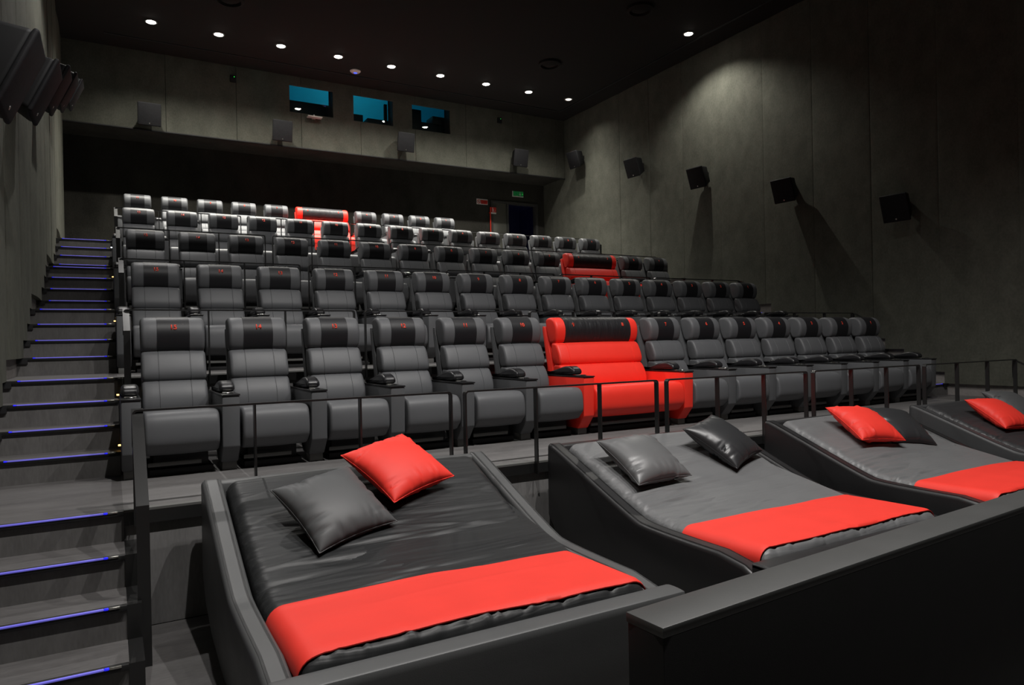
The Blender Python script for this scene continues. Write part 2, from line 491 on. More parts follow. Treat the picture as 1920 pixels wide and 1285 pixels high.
# shadow gap in the ceiling, parallel to the walls
gp = obj('trim_1', boxes('trim_1', [(0.0, 10.32, 15.25, 15.30, CEIL - 0.012, CEIL + 0.0), (10.27, 10.32, -5, 15.25, CEIL - 0.012, CEIL)]), M['base'])
tag(gp, 'black groove around the ceiling near the walls', kind='structure')

# ------------------------------------------------------------------ bulkhead with the projection windows
WIN = [(3.54, 4.51), (4.985, 5.95), (6.43, 7.44)]
WZ0, WZ1 = 6.80, 7.40
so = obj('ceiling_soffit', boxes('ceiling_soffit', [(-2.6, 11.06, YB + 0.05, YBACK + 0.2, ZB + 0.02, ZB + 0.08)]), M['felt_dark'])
tag(so, 'dark soffit over the passage behind the back row', kind='structure')
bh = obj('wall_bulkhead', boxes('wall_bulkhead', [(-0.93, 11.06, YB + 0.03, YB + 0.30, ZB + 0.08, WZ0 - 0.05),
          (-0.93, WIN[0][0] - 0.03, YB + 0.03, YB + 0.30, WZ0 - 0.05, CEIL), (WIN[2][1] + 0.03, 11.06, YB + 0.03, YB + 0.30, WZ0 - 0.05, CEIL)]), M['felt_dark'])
tag(bh, 'felt covered bulkhead above the back row', kind='structure')
seamx = [XL - 0.06, 1.07, 2.43, 3.79, 5.15, 6.51, 7.87, 9.23, 10.59, 10.84]
for a, b in zip(seamx[:-1], seamx[1:]):
    a2, b2 = a + 0.004, b - 0.004
    cuts = sorted(set([a2, b2] + [x for w in WIN for x in w if a2 < x < b2]))
    bl = []
    for p, q in zip(cuts[:-1], cuts[1:]):
        mid = (p + q) / 2
        inw = any(w[0] < mid < w[1] for w in WIN)
        if inw:
            bl += [(p, q, YB, YB + 0.05, ZB, WZ0), (p, q, YB, YB + 0.05, WZ1, CEIL)]
        else:
            bl.append((p, q, YB, YB + 0.05, ZB, CEIL))
    obj('wall_panel', boxes('wall_panel', bl), M['felt'], bh)
obj('soffit_edge', boxes('soffit_edge', [(XL, 10.85, YB - 0.012, YB + 0.05, ZB - 0.02, ZB + 0.0)]), M['base'], bh)

for k, (x0, x1) in enumerate(WIN):
    w = tag(empty('window_%d' % (k + 1), (0, 0, 0)), 'projection window %s lit teal from the booth' % ['nearest the left', 'in the middle', 'nearest the right'][k], kind='structure')
    yg = YB + 0.32
    zt = 7.56
    obj('reveal', boxes('reveal', [(x0 - 0.03, x0, YB + 0.052, yg, WZ0 - 0.03, zt + 0.03), (x1, x1 + 0.03, YB + 0.052, yg, WZ0 - 0.03, zt + 0.03),
                                  (x0, x1, YB + 0.052, yg, WZ0 - 0.03, WZ0), (x0, x1, YB + 0.052, yg, zt, zt + 0.03)]), M['black_paint'], w)
    obj('window_frame', boxes('window_frame', [(x0, x0 + 0.015, yg - 0.02, yg, WZ0, zt), (x1 - 0.015, x1, yg - 0.02, yg, WZ0, zt)]), M['black_paint'], w)
    obj('pane', boxes('pane', [(x0, x1, yg - 0.012, yg - 0.006, WZ0, zt)]), M['glass'], w)
# the booth behind the windows
bo = obj('wall_booth', boxes('wall_booth', [(2.6, 9.0, 18.2, 18.3, 6.1, 9.2), (2.5, 2.6, 16.24, 18.3, 6.1, 9.2), (9.0, 9.1, 16.24, 18.3, 6.1, 9.2), (2.5, 9.1, 16.24, 18.3, 9.2, 9.3), (2.5, 9.1, 16.24, 18.3, 6.08, 6.12), (2.5, 9.1, 16.21, 16.24, 7.6, 9.2)]), M['teal_wall'])
tag(bo, 'teal lit wall inside the projection booth', kind='structure')
ld = bpy.data.lights.new('booth_lamp', 'POINT'); ld.energy = 13; ld.color = (0.55, 0.95, 1.0); ld.shadow_soft_size = 0.3
lo_ = bpy.data.objects.new('booth_lamp', ld); C.objects.link(lo_); lo_.location = (5.4, 16.9, 8.6); lo_.parent = bo
def booth_box(nm, label, bl):
    o = obj(nm, boxes(nm, bl, 0.01), M['booth_black']); tag(o, label, 'projector')
booth_box('projector_cabinet', 'black cabinet behind the left projection window', [(3.30, 4.60, 16.30, 16.8, 6.13, 7.20)])
booth_box('projector_cabinet', 'low black box at the left of the middle projection window', [(4.75, 5.34, 16.30, 16.7, 6.13, 7.095)])
booth_box('projector_cabinet', 'black box and post at the right of the middle projection window', [(5.45, 6.05, 16.30, 16.7, 6.13, 7.045), (5.87, 5.95, 16.30, 16.36, 6.13, 7.44)])
booth_box('projector_cabinet', 'black projector filling the right projection window', [(6.3, 6.84, 16.30, 16.9, 6.13, 7.43), (6.84, 7.60, 16.30, 16.9, 6.13, 7.14), (7.14, 7.60, 16.30, 16.7, 7.10, 7.33)])

# ------------------------------------------------------------------ door in the back wall
dr = tag(empty('door_1', (0, 0, 0)), 'doorway with a grey fixed leaf and a dark open half', kind='structure')
dz = tier_z(4)
obj('door_frame', boxes('door_frame', [(9.12, 9.18, YBACK - 0.03, YBACK + 0.1, dz, 5.50), (9.62, 9.68, YBACK - 0.02, YBACK + 0.1, dz, 5.44), (10.55, 10.63, YBACK - 0.03, YBACK + 0.1, dz, 5.50), (9.18, 10.55, YBACK - 0.03, YBACK + 0.1, 5.44, 5.50)]), M['door_frame'], dr)
obj('door_leaf', boxes('door_leaf', [(9.18, 9.62, YBACK, YBACK + 0.06, dz, 5.44)], 0.004), M['door'], dr)
obj('dark_passage', boxes('dark_passage', [(9.68, 10.55, YBACK + 0.9, YBACK + 0.95, dz, 5.44), (9.60, 9.68, YBACK + 0.2, YBACK + 0.95, dz, 5.44), (10.55, 10.63, YBACK + 0.2, YBACK + 0.95, dz, 5.44), (9.68, 10.55, YBACK + 0.2, YBACK + 0.95, 5.44, 5.5), (9.68, 10.55, YBACK, YBACK + 0.95, dz - 0.03, dz)]), M['passage_glow'], dr)  # walls and floor of the passage glow by themselves

# ------------------------------------------------------------------ downlights
ring_me = lathe('ring', [(0.080, 0.0), (0.110, 0.0), (0.110, -0.012), (0.084, -0.016), (0.080, -0.004)])
bulb_me = lathe('bulb', [(0.0, -0.034), (0.040, -0.029), (0.068, -0.015), (0.078, -0.002), (0.0, -0.001)])
bulb_dim = bulb_me.copy()
def downlight(x, y, watts, label, group, col=(1.0, 0.965, 0.88), size=SPOT_SIZE, blend=SPOT_BLEND, beam=0.0):
    t = tag(empty('downlight', (x, y, CEIL)), label, 'ceiling light', group)
    obj('ring', ring_me, M['ring'], t)
    obj('bulb', bulb_me if beam != W_BEAM * 0.4 else bulb_dim, M['bulb'] if beam != W_BEAM * 0.4 else M['bulb_dim'], t)
    l = bpy.data.lights.new('downlight_lamp', 'SPOT')
    l.energy = watts; l.color = col; l.spot_size = math.radians(size); l.spot_blend = blend; l.shadow_soft_size = 0.04
    o = bpy.data.objects.new('lamp', l); C.objects.link(o); o.parent = t; o.location = (0, 0, -0.045)
    if beam > 0:
        l = bpy.data.lights.new('downlight_beam', 'SPOT')
        l.energy = beam; l.color = col; l.spot_size = math.radians(84); l.spot_blend = 1.0; l.shadow_soft_size = 0.04
        o = bpy.data.objects.new('beam', l); C.objects.link(o); o.parent = t; o.location = (0, 0, -0.045)
ordn = ['first', 'second', 'third', 'fourth', 'fifth', 'sixth', 'seventh', 'eighth', 'ninth']
for i, (x, y) in enumerate(LIGHTS_BACK):
    downlight(x, y, W_BACK if i < 8 else W_BACK * 0.4, 'round lit ceiling downlight, %s from the left in the back line' % ordn[i], 'downlights in a line over the back row', beam=W_BEAM if i < 8 else W_BEAM * 0.4)
for x, y in LIGHTS_RIGHT:
    downlight(x, y, W_RIGHT, 'single lit ceiling downlight close to the right wall', 'downlights of the hall', blend=0.6)
for i, (x, y) in enumerate(LIGHTS_FRONT):
    downlight(x, y, W_FRONT * (0.75 if x > 5 else 1.04) if y < 3 else W_MID if y < 7 else W_SIDE, 'ceiling downlight over the front of the hall, %s of six' % ordn[i], 'downlights of the hall', (1.0, 0.97, 0.94), FRONT_SIZE, FRONT_BLEND)

# ------------------------------------------------------------------ recliners
HEAD = [(0.752, 0.902), (0.722, 0.930), (0.700, 1.000), (0.700, 1.070), (0.735, 1.140), (0.80, 1.178), (0.90, 1.176), (0.935, 1.13), (0.86, 0.905), (0.80, 0.895)]
MIDB = [(0.668, 0.662), (0.638, 0.69), (0.634, 0.745), (0.695, 0.875), (0.74, 0.905), (0.83, 0.905), (0.79, 0.665)]
LOWB = [(0.575, 0.42), (0.555, 0.48), (0.575, 0.57), (0.635, 0.660), (0.68, 0.675), (0.80, 0.672), (0.75, 0.41)]
SEAT = [(0.085, 0.150), (0.012, 0.215), (-0.016, 0.245), (-0.025, 0.30), (-0.015, 0.41), (0.025, 0.462), (0.10, 0.475), (0.40, 0.455), (0.70, 0.445), (0.73, 0.42), (0.73, 0.19), (0.60, 0.16)]
SHELL = [(0.74, 0.30), (0.80, 0.66), (0.88, 0.92), (0.935, 1.085), (0.985, 1.085), (0.985, 1.04), (0.90, 0.64), (0.86, 0.12), (0.76, 0.12)]
ARM = [(0.0, 0.566), (0.012, 0.190), (0.120, 0.062), (0.315, 0.062), (0.42, 0.16), (0.84, 0.19), (0.84, 0.566)]
PAD = [(0.205, 0.580), (0.180, 0.605), (0.195, 0.645), (0.27, 0.672), (0.36, 0.668), (0.48, 0.640), (0.66, 0.602), (0.69, 0.580)]

def head_front(z):
    """y of the front of the headrest cover at height z"""
    pr = inset(chaikin(HEAD, 2), -0.007)
    best = 9
    n = len(pr)
    for i in range(n):
        a, b = pr[i], pr[(i + 1) % n]
        if (a[1] - z) * (b[1] - z) <= 0 and a[1] != b[1]:
            t = (z - a[1]) / (b[1] - a[1]); best = min(best, a[0] + t * (b[0] - a[0]))
    return best

def number_mesh(txt):
    cu = bpy.data.curves.new('num', 'FONT')
    cu.body = txt; cu.size = 0.054; cu.align_x = 'CENTER'; cu.align_y = 'CENTER'; cu.offset = 0.0020; cu.resolution_u = 4
    to = bpy.data.objects.new('num', cu); C.objects.link(to)
    dg = bpy.context.evaluated_depsgraph_get(); dg.update()
    me = bpy.data.meshes.new_from_object(to.evaluated_get(dg))
    bpy.data.objects.remove(to); bpy.data.curves.remove(cu)
    # stand it up on the curved front of the headrest cover, with a little thickness
    bm = bmesh.new(); bm.from_mesh(me)
    zc = 1.095
    for v in bm.verts:
        x, z = v.co.x, zc + v.co.y
        v.co = Vector((x, head_front(z) - 0.0030, z))
    ex = bmesh.ops.extrude_face_region(bm, geom=list(bm.faces))
    for g in ex['geom']:
        if isinstance(g, bmesh.types.BMVert): g.co.y += 0.0045
    bmesh.ops.recalc_face_normals(bm, faces=bm.faces)
    out = bpy.data.meshes.new('seat_number'); bm.to_mesh(out); bm.free()
    bpy.data.meshes.remove(me)
    out.materials.append(M['number'])
    return out
NUM = {k: number_mesh(str(k)) for k in range(1, 16)}

AW = 0.124
def arm_meshes(key):
    return {'arm': prism('armrest', ARM, -AW / 2, AW / 2, 0.010)}
arm_me = {k: prism('armrest', ARM, -AW / 2, AW / 2, 0.010) for k in ('grey', 'red')}
arm_me['grey'].materials.append(M['grey_dull']); arm_me['red'].materials.append(M['red'])
plate_me = boxes('arm_plate', [(-AW / 2 - 0.002, AW / 2 + 0.002, -0.006, 0.80, 0.566, 0.579)], 0.003)
pad_me = cushion('arm_pad', PAD, -0.056, 0.056, 0.026)
foot_me = boxes('foot', [(-0.052, 0.052, 0.13, 0.30, 0.0, 0.064)], 0.003)
sock_me = lathe('table_socket', [(0.0, 0.0), (0.028, 0.0), (0.030, 0.008), (0.022, 0.012), (0.0, 0.010)], 16)
clip_me = boxes('cup_clip', [(-0.040, 0.040, 0.145, 0.175, 0.579, 0.588)], 0.003)

def add_arm(root, x, key):
    a = obj('armrest', arm_me[key], None, root, (x, 0, 0))
    obj('arm_plate', plate_me, M['plate'], a)
    obj('arm_pad', pad_me, M['pad'], a)
    obj('foot', foot_me, M['foot'], a)
    obj('table_socket', sock_me, M['chrome'], a, (0.0, 0.10, 0.578))
    obj('cup_clip', clip_me, M['alu'], a)

def seat_meshes(span, key):
    """span = 1 single, 2 double"""
    half = 0.235 + (span - 1) * PITCH_X / 2
    ch = 0.246 + (span - 1) * PITCH_X / 2
    sm = (-0.115, 0.115) if span == 1 else (-half + 0.125, half - 0.125)
    d = {}
    d['seat_cushion'] = cushion('seat_cushion', SEAT, -ch, ch, 0.022, (), 0.006)
    d['lower_backrest'] = cushion('lower_backrest', LOWB, -half, half, 0.026, sm, 0.008)
    d['upper_backrest'] = cushion('upper_backrest', MIDB, -half, half, 0.026, sm, 0.008)
    d['headrest'] = cushion('headrest', HEAD, -half, half, 0.030, (), 0.004)
    hc = 0.118 if span == 1 else half - 0.118
    hp = inset(chaikin(HEAD, 2), -0.007)
    d['headrest_cover'] = prism('headrest_cover', hp, -hc, hc, 0.0, smooth=35)
    d['back_shell'] = prism('back_shell', SHELL, -half + 0.004, half - 0.004, 0.008)
    d['base'] = boxes('base', [(-half + 0.02, half - 0.02, 0.16, 0.80, 0.0, 0.05), (-half + 0.05, half - 0.05, 0.20, 0.76, 0.05, 0.20)], 0.004)
    d['base_bar'] = boxes('base_bar', [(-half + 0.01, half * 0.55, 0.12, 0.135, 0.075, 0.105)], 0.003)
    main = M['grey'] if key == 'grey' else M['red']
    for k in ('seat_cushion', 'lower_backrest', 'upper_backrest', 'headrest'): d[k].materials.append(main)
    d['headrest_cover'].materials.append(M['black'] if span == 1 else M['black_wrinkled'])
    d['back_shell'].materials.append(M['grey_dull'] if key == 'grey' else M['red'])
    d['base'].materials.append(M['base']); d['base_bar'].materials.append(M['foot'])
    return d
SM = {('grey', 1): seat_meshes(1, 'grey'), ('red', 2): seat_meshes(2, 'red')}

ORD = ['first', 'second', 'third', 'fourth', 'fifth', 'sixth', 'seventh', 'eighth', 'ninth', 'tenth', 'eleventh', 'twelfth', 'thirteenth', 'fourteenth', 'fifteenth']
ROWS = [  # (row words, x of the first seat, first number, doubles by left number)
    ('front row', 0.443, 15, 9, 0.0),
    ('second row', 0.443, 15, None, 0.0),
    ('third row', 0.443, 15, 4, 0.0),
    ('fourth row', 0.443, 15, None, 0.0),
    ('back row', 0.509, 11, 6, 0.13),
]
for ri, (words, x0, first, dbl, dy) in enumerate(ROWS):
    yb, zb = tier_y(ri) + 0.93 + dy, tier_z(ri)
    k = first
    after_double = False
    while k >= 1:
        if k == dbl:
            x = x0 + (first - k + 0.5) * PITCH_X
            root = tag(empty('double_recliner', (x, yb, zb)), 'red leather double recliner numbered %d and %d in the %s' % (k, k - 1, words), 'recliner', 'red double recliners')
            d = SM[('red', 2)]
            nums = [(k, -PITCH_X / 2 - 0.01), (k - 1, PITCH_X / 2 + 0.01)]
            half = PITCH_X
        else:
            x = x0 + (first - k) * PITCH_X
            root = tag(empty('recliner', (x, yb, zb)), 'grey leather recliner numbered %d, %s from the left stairs in the %s' % (k, ORD[first - k], words), 'recliner', 'grey recliners in the %s' % words)
            d = SM[('grey', 1)]
            nums = [(k, 0.0)]
            half = PITCH_X / 2
        for nm in ('base', 'base_bar', 'back_shell', 'seat_cushion', 'lower_backrest', 'upper_backrest'):
            obj(nm, d[nm], None, root)
        h = obj('headrest', d['headrest'], None, root)
        tag(obj('headrest_cover', d['headrest_cover'], None, h), 'black leather headrest cover')
        for nn, nx in nums: tag(obj('seat_number', NUM[nn], None, h, (nx, 0, 0)), 'red printed seat number %d' % nn)
        key = 'red' if k == dbl else 'grey'
        if not after_double: add_arm(root, -half, key)
        if k == dbl or k == 1: add_arm(root, half, key)
        after_double = (k == dbl)
        k -= 2 if k == dbl else 1

# ------------------------------------------------------------------ railings in front of every row
PANELS = [(0.10, 2.11), (2.21, 4.03), (4.13, 5.95), (6.05, 7.86), (7.96, 9.97)]
def bent_bar(name, x0, x1, y0, y1, ztop, zbot, t=0.012, r=0.03):
    """flat bar bent to an arch in the xz plane: two legs and a top"""
    out = []; inn = []
    def arc(cx, cz, a0, a1, rr, n=5): return [(cx + rr * math.cos(a0 + (a1 - a0) * i / n), cz + rr * math.sin(a0 + (a1 - a0) * i / n)) for i in range(n + 1)]
    out = [(x0, zbot)] + arc(x0 + r, ztop - r, math.pi, math.pi / 2, r) + arc(x1 - r, ztop - r, math.pi / 2, 0, r) + [(x1, zbot)]
    inn = [(x0 + t, zbot)] + arc(x0 + r, ztop - r, math.pi, math.pi / 2, r - t) + arc(x1 - r, ztop - r, math.pi / 2, 0, r - t) + [(x1 - t, zbot)]
    n = len(out)
    verts = [(x, y0, z) for x, z in out] + [(x, y0, z) for x, z in inn] + [(x, y1, z) for x, z in out] + [(x, y1, z) for x, z in inn]
    faces = []
    for i in range(n - 1):
        faces += [(i, i + 1, n + i + 1, n + i), (2 * n + i, 3 * n + i, 3 * n + i + 1, 2 * n + i + 1), (i, 2 * n + i, 2 * n + i + 1, i + 1), (n + i, n + i + 1, 3 * n + i + 1, 3 * n + i)]
    faces += [(0, n, 3 * n, 2 * n), (n - 1, 3 * n - 1, 4 * n - 1, 2 * n - 1)]
    return mesh(name, verts, faces, smooth=30)

def stair_rail(name, x0, x1, y, z0, dy, dz_, zbot, t=0.012):
    """flat bar: short upright at the tier edge, sloping down towards the hall, upright leg"""
    pts = [(y + 0.045, z0 - 0.22), (y + 0.045, z0), (y + 0.02, z0 + 0.0), (y - dy, z0 - dz_), (y - dy, zbot)]
    a = [(p[0], p[1]) for p in pts]
    # thicken along the outline
    def off(d):
        o = []
        for i, p in enumerate(a):
            q0 = a[max(i - 1, 0)]; q1 = a[min(i + 1, len(a) - 1)]
            tx, tz = q1[0] - q0[0], q1[1] - q0[1]; l = math.hypot(tx, tz)
            o.append((p[0] - tz / l * d, p[1] + tx / l * d))
        return o
    A, B = off(t / 2), off(-t / 2)
    n = len(a)
    verts = [(x0, *p) for p in A] + [(x0, *p) for p in B] + [(x1, *p) for p in A] + [(x1, *p) for p in B]
    faces = []
    for i in range(n - 1):
        faces += [(i, i + 1, n + i + 1, n + i), (2 * n + i, 3 * n + i, 3 * n + i + 1, 2 * n + i + 1), (i, 2 * n + i, 2 * n + i + 1, i + 1), (n + i, n + i + 1, 3 * n + i + 1, 3 * n + i)]
    faces += [(0, n, 3 * n, 2 * n), (n - 1, 3 * n - 1, 4 * n - 1, 2 * n - 1)]
    return mesh(name, verts, faces)

row_words = ['front', 'second', 'third', 'fourth', 'back']
for i in range(5):
    y, z = tier_y(i) - 0.036, tier_z(i)
    top = z + (0.58 if i < 4 else 0.56)
    root = tag(empty('guard_rail', (0, y, z)), 'low black steel guard rail in front of the %s row' % row_words[i], 'railing', 'guard rails along the tiers')
    for a, b in PANELS:
        p = obj('rail_panel', bent_bar('rail_panel', a, b, -0.022, 0.022, top - z, -0.085), M['steel'], root)
        w = b - a
        for f in (1 / 3, 2 / 3):
            xx = a + w * f
            obj('post', boxes('post', [(xx - 0.006, xx + 0.006, -0.022, 0.022, -0.085, top - z - 0.011)]), M['steel'], p)
    if i == 0:
        obj('stair_handrail', stair_rail('stair_handrail', 0.098, 0.158, 0.0, top - z, 0.545, 0.45, -z), M['steel'], root)
        obj('stair_handrail', stair_rail('stair_handrail', 10.00, 10.05, 0.0, top - z - .02, 0.36, 0.20, -z), M['steel'], root)
    else:
        zf = level(y - 0.30)
        obj('stair_handrail', stair_rail('stair_handrail', 0.095, 0.145, 0.0, top - z, 0.26, 0.19, tier_z(i - 1) - z), M['steel'], root)
        obj('stair_handrail', stair_rail('stair_handrail', 10.03, 10.08, 0.0, top - z - .01, 0.24, 0.14, tier_z(i - 1) - z), M['steel'], root)

# ------------------------------------------------------------------ loudspeakers
spk_body = boxes('cabinet', [(-0.20, 0.20, -0.02, 0.24, -0.21, 0.21)], 0.03, segs=3)
bm = bmesh.new(); bm.from_mesh(spk_body)
for v in bm.verts:   # cabinet narrows towards the wall
    t = max(0.0, min(1.0, (v.co.y + 0.02) / 0.26))
    v.co.x *= 1 - 0.42 * t; v.co.z *= 1 - 0.25 * t
bm.to_mesh(spk_body); bm.free()
spk_grille = boxes('grille', [(-0.205, 0.205, -0.045, -0.012, -0.215, 0.215)], 0.025, segs=3)
spk_badge = lathe('badge', [(0.0, 0.0), (0.012, 0.0), (0.012, 0.003), (0.0, 0.003)], 12)
spk_brk = boxes('bracket', [(-0.05, 0.05, 0.18, 0.42, -0.06, 0.03), (-0.10, 0.10, 0.40, 0.42, -0.13, 0.13)], 0.006)
for me_, mm in ((spk_body, 'speaker'), (spk_grille, 'grille'), (spk_badge, 'alu'), (spk_brk, 'black_paint')): me_.materials.append(M[mm])
def speaker(loc, facing, tilt, label, group, s=1.0):
    """facing = angle about z of the direction the grille looks (0 = towards -y)"""
    t = tag(empty('wall_speaker', loc), label, 'speaker', group)
    t.rotation_mode = 'XYZ'
    t.matrix_world = Matrix.Translation(loc) @ Matrix.Rotation(facing, 4, 'Z') @ Matrix.Rotation(tilt, 4, 'X') @ Matrix.Scale(s, 4)
    obj('cabinet', spk_body, None, t)
    g = obj('grille', spk_grille, None, t)
    b = obj('badge', spk_badge, None, g, (0, -0.046, -0.17)); b.rotation_euler = (math.pi / 2, 0, 0)
    k = obj('bracket', spk_brk, None, t)
    return t
for i, (x, z) in enumerate([(0.752, 6.24), (3.30, 6.25), (6.12, 6.35), (9.25, 6.33)]):
    speaker((x, YB - 0.34, z), 0, 0.20, 'black wall speaker, %s from the left on the bulkhead' % ordn[i], 'speakers on the bulkhead', 1.02)
RS = [(15.0, 6.30), (12.66, 5.57), (10.63, 4.91), (8.51, 4.23), (6.45, 3.56)]
for i, (y, z) in enumerate(RS):
    speaker((XR - 0.32, y, z), -math.radians(84), 0.34, 'black tilted speaker on the right wall, %s from the back' % ordn[i], 'speakers on the right wall')
LS = [(12.3, 5.43), (9.85, 4.69), (7.9, 4.09), (6.1, 3.50), (4.40, 3.04)]
for i, (y, z) in enumerate(LS):
    speaker((XL + 0.32, y, z), math.radians(90), 0.42, 'black tilted speaker on the left wall, %s from the back' % ordn[i], 'speakers on the left wall')

# ------------------------------------------------------------------ beds
BED_X = [0.445, 2.85, 5.22, 7.50]
BW, BY0, BY1 = 1.85, 2.43, 4.50
RIMW = 0.112
SIDE = [(0.0, 0.0), (BY1 - BY0, 0.0), (BY1 - BY0, 0.80), (BY1 - BY0 - 0.02, 0.845), (BY1 - BY0 - 0.09, 0.832), (1.10, 0.485), (0.94, 0.452), (0.0, 0.448)]

def mat_z(y):
    """height of the mattress top along the bed (y measured from the foot end)"""
    pts = [(0.0, 0.485), (0.5, 0.475), (0.80, 0.465), (0.98, 0.475), (1.12, 0.510), (1.40, 0.612), (1.96, 0.850), (2.1, 0.908)]
    for (a, za), (b, zb) in zip(pts[:-1], pts[1:]):
        if y <= b:
            t = (y - a) / (b - a); return za + (zb - za) * t
    return pts[-1][1]
def mat_zs(y): return sum(mat_z(y + d) for d in (-0.1, -0.06, -0.03, 0, 0.03, 0.06, 0.1)) / 7.0

def fold(x, y, rnd):
    """sum of soft ridges; x and y are arrays"""
    s = np.zeros_like(x)
    for (cx, cy, ang, lx, ly, amp, bend) in rnd:
        dx, dy = x - cx, y - cy
        p = dx * math.cos(ang) + dy * math.sin(ang); q = -dx * math.sin(ang) + dy * math.cos(ang) + bend * p * p
        s += amp * np.exp(-(p / lx) ** 2 - (q / ly) ** 2)
    return s

MR = 0.065            # rounding of the mattress edges
MY0, MY1 = 0.125, BY1 - BY0 - 0.098
_ty = np.linspace(-0.2, 2.4, 521)
_tz = np.array([mat_zs(v) for v in _ty])
def zs(y): return np.interp(y, _ty, _tz)

def mattress(seed, W):
    R = random.Random(seed)
    folds = []
    for _ in range(80):       # long thin folds across the bend
        folds.append((R.uniform(0.1, W - 0.1), R.gauss(0.98, 0.20), R.gauss(0.02, 0.10), R.uniform(0.15, 0.60), R.uniform(0.010, 0.018), R.uniform(-0.010, 0.010), R.uniform(-0.08, 0.08)))
    for _ in range(60):       # short puckers along both sides
        sx = R.choice([0.05, W - 0.05])
        folds.append((sx, R.uniform(0.6, 1.7), R.gauss(0.0, 0.2), R.uniform(0.05, 0.16), R.uniform(0.010, 0.016), R.uniform(-0.008, 0.006), 0))
    for _ in range(46):       # puckers over the foot end
        folds.append((R.uniform(0.05, W - 0.05), R.uniform(0.0, 0.06), math.pi / 2 + R.gauss(0, 0.5), R.uniform(0.03, 0.08), R.uniform(0.009, 0.016), R.uniform(-0.013, 0.011), 0))
    L = MY1 - MY0
    def edge_pts(n, Lt):
        e = [MR * (1 - math.cos(math.pi / 2 * k / 6)) for k in range(7)]
        mid = [MR + (Lt - 2 * MR) * k / n for k in range(1, n)]
        return np.array(e + mid + [Lt - q for q in e[::-1]])
    xs, ys = edge_pts(96, W), edge_pts(230, L)
    X, Y = np.meshgrid(xs, ys)
    def drop(d): return np.where(d >= MR, 0.0, MR - np.sqrt(np.maximum(0.0, MR * MR - (MR - d) ** 2)))
    dd = drop(np.minimum(X, W - X)) + drop(np.minimum(Y, L - Y))
    Z = zs(MY0 + Y) + 0.012 * np.sin(np.pi * X / W) + fold(X, Y, folds) - np.minimum(dd, MR * 1.2)
    m, k = len(xs), len(ys)
    verts = list(zip(X.ravel().tolist(), (Y + MY0).ravel().tolist(), Z.ravel().tolist()))
    faces = []
    for j in range(k - 1):
        for i in range(m - 1): faces.append((j * m + i, j * m + i + 1, (j + 1) * m + i + 1, (j + 1) * m + i))
    rim = [i for i in range(m)] + [j * m + m - 1 for j in range(1, k)] + [(k - 1) * m + i for i in range(m - 2, -1, -1)] + [j * m for j in range(k - 2, 0, -1)]
    base = len(verts)
    for q in rim:
        x, y, z = verts[q]; verts.append((x, y, float(zs(y)) - 0.15))
    n = len(rim)
    for i in range(n): faces.append((rim[i], base + i, base + (i + 1) % n, rim[(i + 1) % n]))
    faces.append(tuple(base + i for i in range(n)))
    return mesh('mattress', verts, faces, smooth=70), folds

MW = BW - 2 * RIMW - 0.03
def runner(seed, W, y0, y1, folds):
    """thin sheet laid over the mattress and tucked down its left side"""
    h = 0.014
    sec = [(-h, -0.14), (-h, -0.10), (-h, -MR)]
    for k in range(1, 7):
        t = math.pi / 2 * k / 6
        sec.append((MR - (MR + h) * math.cos(t), -MR + (MR + h) * math.sin(t)))
    sec += [(MR + (W - 2 * MR) * k / 56, h) for k in range(1, 57)]
    for k in range(1, 6):
        t = math.pi / 2 * k / 6
        sec.append((W - MR + (MR + h) * math.sin(t), -MR + (MR + h) * math.cos(t)))
    ny = 34
    X = np.array([[p[0] for p in sec]] * (ny + 1)); DZ = np.array([[p[1] for p in sec]] * (ny + 1))
    Vv_ = np.linspace(0, 1, ny + 1)[:, None] * np.ones_like(X)
    U = X / W
    Y = y0 + (y1 - y0) * Vv_ + (0.010 * np.sin(6 * U + 1.7 * seed) + 0.004 * np.sin(17 * U + seed)) * np.where(Vv_ > 0.5, 1.0, 0.6) * np.minimum(1, np.abs(Vv_ - 0.5) * 2)
    XX = np.clip(X, 0, W)
    Z = zs(Y) + 0.012 * np.sin(np.pi * XX / W) + DZ + 0.7 * np.maximum(fold(XX, np.maximum(Y - MY0, 0.09), folds), -0.002)
    D = np.clip(Y - MY0, 0, MR)
    Z -= MR - np.sqrt(np.maximum(0.0, MR * MR - (MR - D) ** 2))
    top = list(zip(X.ravel().tolist(), Y.ravel().tolist(), Z.ravel().tolist()))
    m = len(sec); n = len(top)
    verts = top + [(x, y, z - 0.005) for x, y, z in top]
    faces = []
    for j in range(ny):
        for i in range(m - 1):
            q = (j * m + i, j * m + i + 1, (j + 1) * m + i + 1, (j + 1) * m + i)
            faces.append(q); faces.append(tuple(n + t for t in q[::-1]))
    rim = [i for i in range(m)] + [j * m + m - 1 for j in range(1, ny + 1)] + [ny * m + i for i in range(m - 2, -1, -1)] + [j * m for j in range(ny - 1, 0, -1)]
    for i in range(len(rim)):
        p, q = rim[i], rim[(i + 1) % len(rim)]
        faces.append((p, q, n + q, n + p))
    return mesh('bed_runner', verts, faces, smooth=60)

